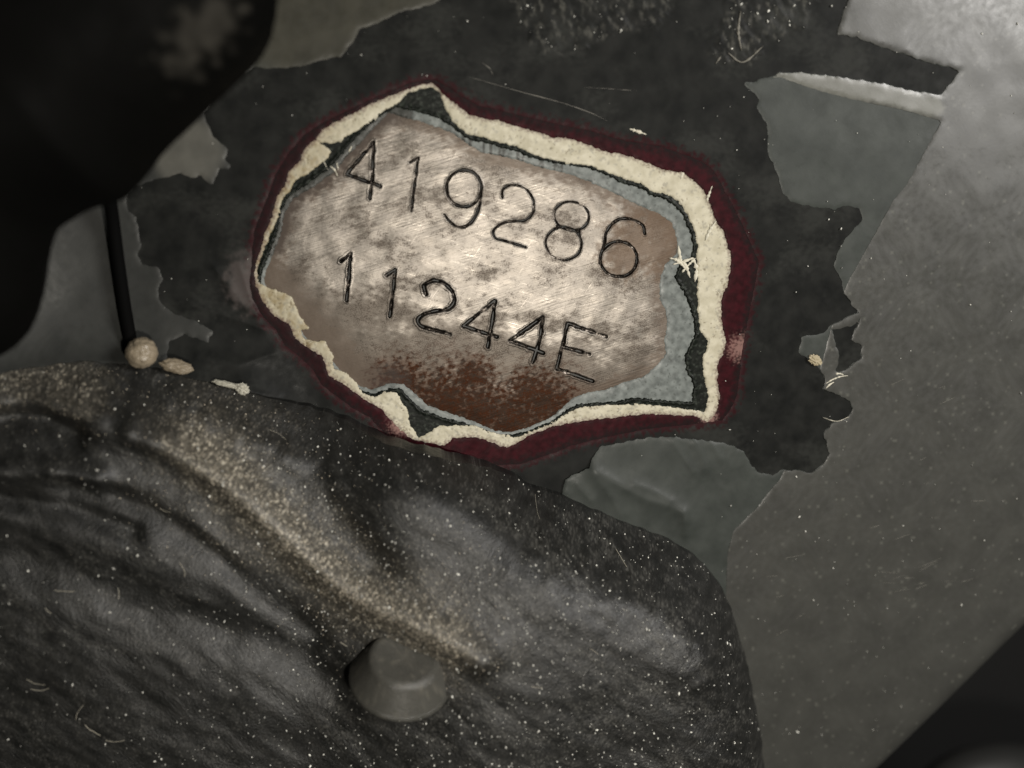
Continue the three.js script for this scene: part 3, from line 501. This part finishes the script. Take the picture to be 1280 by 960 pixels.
// ------------------------------------------------------------------ small loose things on the ledge
function lump(r, sx, sy, sz, k, amp, detail = 12) {
  const g = new THREE.IcosahedronGeometry(1, detail), p = g.attributes.position, v = new THREE.Vector3();
  for (let i = 0; i < p.count; i++) { v.fromBufferAttribute(p, i); const s = 1 + amp * (sn3(v.x * 1.7 + k, v.y * 1.7, v.z * 1.7) + 0.4 * sn3(v.x * 5 + k, v.y * 5, v.z * 5)); p.setXYZ(i, v.x * s * r * sx * MM, v.y * s * r * sy * MM, v.z * s * r * sz * MM); }
  g.computeVertexNormals(); return g;
}
const tanMat = new THREE.MeshStandardMaterial({ name: 'tan_resin', color: new THREE.Color(0.23, 0.19, 0.135), roughness: 0.34, bumpMap: rep(grain, 0.6), bumpScale: 0.00004 });
const placeAt = (m, px, py, z) => { const p = P(px, py, z); m.position.set(p[0] * MM, p[1] * MM, z * MM); return m; };
placeAt(tag(mesh('bead', lump(1.85, 1, 0.96, 1, 1, 0.06), tanMat), 'round shiny tan bead lying where the cable meets the rubber cover', 'bead'), 177, 441, 4.4);
{ const m = placeAt(tag(mesh('resin_chip', lump(1.9, 1, 0.42, 0.5, 4, 0.14), tanMat), 'flat tan chip just right of the round bead', 'chip'), 221, 458, 4); m.rotation.z = -0.25; }
const paleMat = new THREE.MeshStandardMaterial({ name: 'pale_flake', color: new THREE.Color(0.4, 0.385, 0.32), roughness: 0.6 });
{ const m = placeAt(tag(mesh('paint_flake', lump(1.5, 1, 0.2, 0.4, 9, 0.2), paleMat), 'thin pale flake on the edge of the cover, right of the tan chip', 'flake'), 282, 480, 3.4); m.rotation.z = -0.27; }
{ const m = placeAt(tag(mesh('paint_flake', lump(0.75, 1, 0.8, 0.6, 12, 0.28), paleMat), 'small white crumb at the right end of the thin pale flake', 'flake'), 303, 486, 3.6); m.rotation.z = -0.5; }
{ const m = placeAt(tag(mesh('paint_flake', lump(0.85, 1, 0.7, 0.35, 15, 0.25), new THREE.MeshStandardMaterial({ name: 'tan_flake', color: new THREE.Color(0.32, 0.27, 0.17), roughness: 0.5 })), 'tan flake caught on the ragged paint edge right of the maroon ring', 'flake'), 1019, 450, 0.9); m.rotation.z = -0.6; }

// ------------------------------------------------------------------ dust specks: nobody could count them
{
  const g = new THREE.IcosahedronGeometry(MM, 1), list = [];
  const put = (x, y, z, r) => list.push([x, y, z, r]);
  for (let k = 0; k < 9000 && list.length < 2000; k++) {
    const px = rnd() * 980 - 10, py = 450 + rnd() * 520, h = hit(px, py, matSurf); if (!h) continue;
    const dense = 0.1 + 0.75 * Math.exp(-Math.pow((px - 760) / 220, 2)) * ss(560, 760, py) + 0.5 * Math.exp(-Math.pow((px - 420) / 200, 2)) * ss(520, 560, py);
    if (rnd() > dense) continue;
    put(h[0], h[1], h[2], 0.05 + 0.11 * Math.pow(rnd(), 3));
  }
  for (let k = 0; k < 330; k++) {
    const px = 900 + rnd() * 380, py = rnd() * 960; if (rnd() > 0.25 + 0.6 * ss(500, 700, py)) continue;
    const p = P(px, py, 0.7); if (edgeD(p[0], p[1]) < 5) continue;
    put(p[0], p[1], H[7] + und(p[0], p[1]) + 0.03, 0.05 + 0.1 * Math.pow(rnd(), 3));
  }
  for (let k = 0; k < 150; k++) { const px = 170 + rnd() * 800, py = rnd() * 600, p = P(px, py, 0.6); if (f5(p[0], p[1]) < 0.3) continue; put(p[0], p[1], H[5] + und(p[0], p[1]) + 0.05, 0.04 + 0.07 * Math.pow(rnd(), 3)); }
  for (let k = 0; k < 70; k++) { const a = rnd(), px = a < 0.6 ? 636 + rnd() * 170 : 890 + rnd() * 140, py = rnd() * 80, p = P(px, py, 0.6); if (crust(p[0], p[1]) < 0.2) continue; put(p[0], p[1], H[5] + und(p[0], p[1]) + 0.1, 0.05 + 0.13 * Math.pow(rnd(), 2)); }
  const im = new THREE.InstancedMesh(g, new THREE.MeshStandardMaterial({ name: 'dust', color: new THREE.Color(0.85, 0.84, 0.79), roughness: 0.4 }), list.length), m = new THREE.Matrix4(), q = new THREE.Quaternion(), e = new THREE.Euler();
  list.forEach(([x, y, z, r], k) => { q.setFromEuler(e.set(rnd() * 6, rnd() * 6, rnd() * 6)); im.setMatrixAt(k, m.compose(new THREE.Vector3(x * MM, y * MM, (z + r * 0.3) * MM), q, new THREE.Vector3(r * (0.7 + rnd() * 0.9), r * 0.8, r * 0.7))); });
  list.forEach((_, k) => { const t = 0.25 + 0.75 * Math.pow(rnd(), 1.5); im.setColorAt(k, new THREE.Color(t, t, t * 0.97)); });
  im.name = 'dust_specks'; im.castShadow = im.receiveShadow = true; tag(im, 'pale dust specks scattered over the rubber cover and the panel', 'dust'); im.userData.kind = 'stuff'; scene.add(im);
}

// tan grit along the crease, and lint: fine hairs that cling to the rubber
{
  const g = new THREE.IcosahedronGeometry(MM, 0), spots = [];
  for (let k = 0; k < 60000 && spots.length < 6000; k++) {
    const px = rnd() * 640 - 10, py = 455 + rnd() * 420, h = hit(px, py, matSurf); if (!h) continue;
    const a = Math.exp(-Math.pow(dustD(h[0], h[1]) / 1.9, 2)) * (0.3 + 0.6 * ss(P(230, 600, 20)[0], P(400, 700, 20)[0], h[0])) + 0.12 * Math.exp(-Math.pow(dustD(h[0], h[1]) / 8, 2)) + 0.1 * Math.exp(-Math.pow(dustLD(h[0], h[1]) / 4, 2));
    if (rnd() < a * (0.35 + 0.65 * ss(-0.2, 0.3, fbm(h[0] / 0.8, h[1] / 0.8, 3)))) spots.push(h);
  }
  const im = new THREE.InstancedMesh(g, new THREE.MeshStandardMaterial({ name: 'grit', color: new THREE.Color(0.58, 0.51, 0.4), roughness: 0.45 }), spots.length), m = new THREE.Matrix4(), q = new THREE.Quaternion(), e = new THREE.Euler();
  spots.forEach(([x, y, z], k) => { const r = 0.025 + 0.06 * Math.pow(rnd(), 3); q.setFromEuler(e.set(rnd() * 6, rnd() * 6, rnd() * 6)); im.setMatrixAt(k, m.compose(new THREE.Vector3(x * MM, y * MM, (z + 0.02) * MM), q, new THREE.Vector3(r * (0.8 + rnd() * 1.3), r * 0.8, r * 0.6))); });
  im.name = 'dust_grit'; im.castShadow = im.receiveShadow = true; tag(im, 'tan grit along the crease above the stud of the rubber cover', 'grit'); im.userData.kind = 'stuff'; scene.add(im);
  const hairs = [];
  for (let k = 0; k < 20; k++) {
    const px = rnd() * 900, py = 470 + rnd() * 460, h = hit(px, py, matSurf); if (!h) continue;
    let a = rnd() < 0.6 ? -0.6 + (rnd() - 0.5) * 0.9 : rnd() * 6.3, x = h[0], y = h[1]; const pts = [], bend = (rnd() - 0.5) * 0.3, n = 3 + Math.floor(rnd() * 4);
    for (let i = 0; i < n; i++) { const z = matSurf(x, y); if (z === null) break; pts.push(new THREE.Vector3(x, y, z + 0.06 + 0.08 * rnd()).multiplyScalar(MM)); x += Math.cos(a) * 0.45; y += Math.sin(a) * 0.45; a += bend + (rnd() - 0.5) * 0.4; }
    if (pts.length > 2) hairs.push(new THREE.TubeGeometry(new THREE.CatmullRomCurve3(pts), pts.length * 3, (0.018 + 0.02 * rnd()) * MM, 4));
  }
  const l = tag(mesh('lint_fibres', mergeGeometries(hairs), new THREE.MeshStandardMaterial({ name: 'lint', color: new THREE.Color(0.4, 0.37, 0.3), roughness: 0.7 })), 'fine pale lint hairs lying on the rubber cover', 'lint'); l.userData.kind = 'stuff';
}

// ------------------------------------------------------------------ what stands in the dark behind the panel's edge
{
  const w = mesh('wall', new THREE.BoxGeometry(0.5, 0.4, 0.01), new THREE.MeshStandardMaterial({ name: 'dark_bay', color: new THREE.Color(0.003, 0.003, 0.0028), roughness: 0.9 }));
  w.position.set(0, 0, -0.09); w.userData.kind = 'structure'; w.userData.label = 'black recess behind the lower right edge of the panel';
  const p = [[1130, 1060, -30], [1190, 985, -32], [1240, 965, -34], [1330, 975, -38]].map(([a, b, h]) => { const q = P(a, b, h); return new THREE.Vector3(q[0], q[1], h).multiplyScalar(MM); });
  tag(mesh('rubber_hose', new THREE.TubeGeometry(new THREE.CatmullRomCurve3(p), 40, 5 * MM, 20), new THREE.MeshStandardMaterial({ name: 'dim_rubber', color: new THREE.Color(0.02, 0.02, 0.019), roughness: 0.5 })), 'dim grey hose in the dark gap past the lower right panel edge', 'hose');
}
renderer.render(scene, camera);
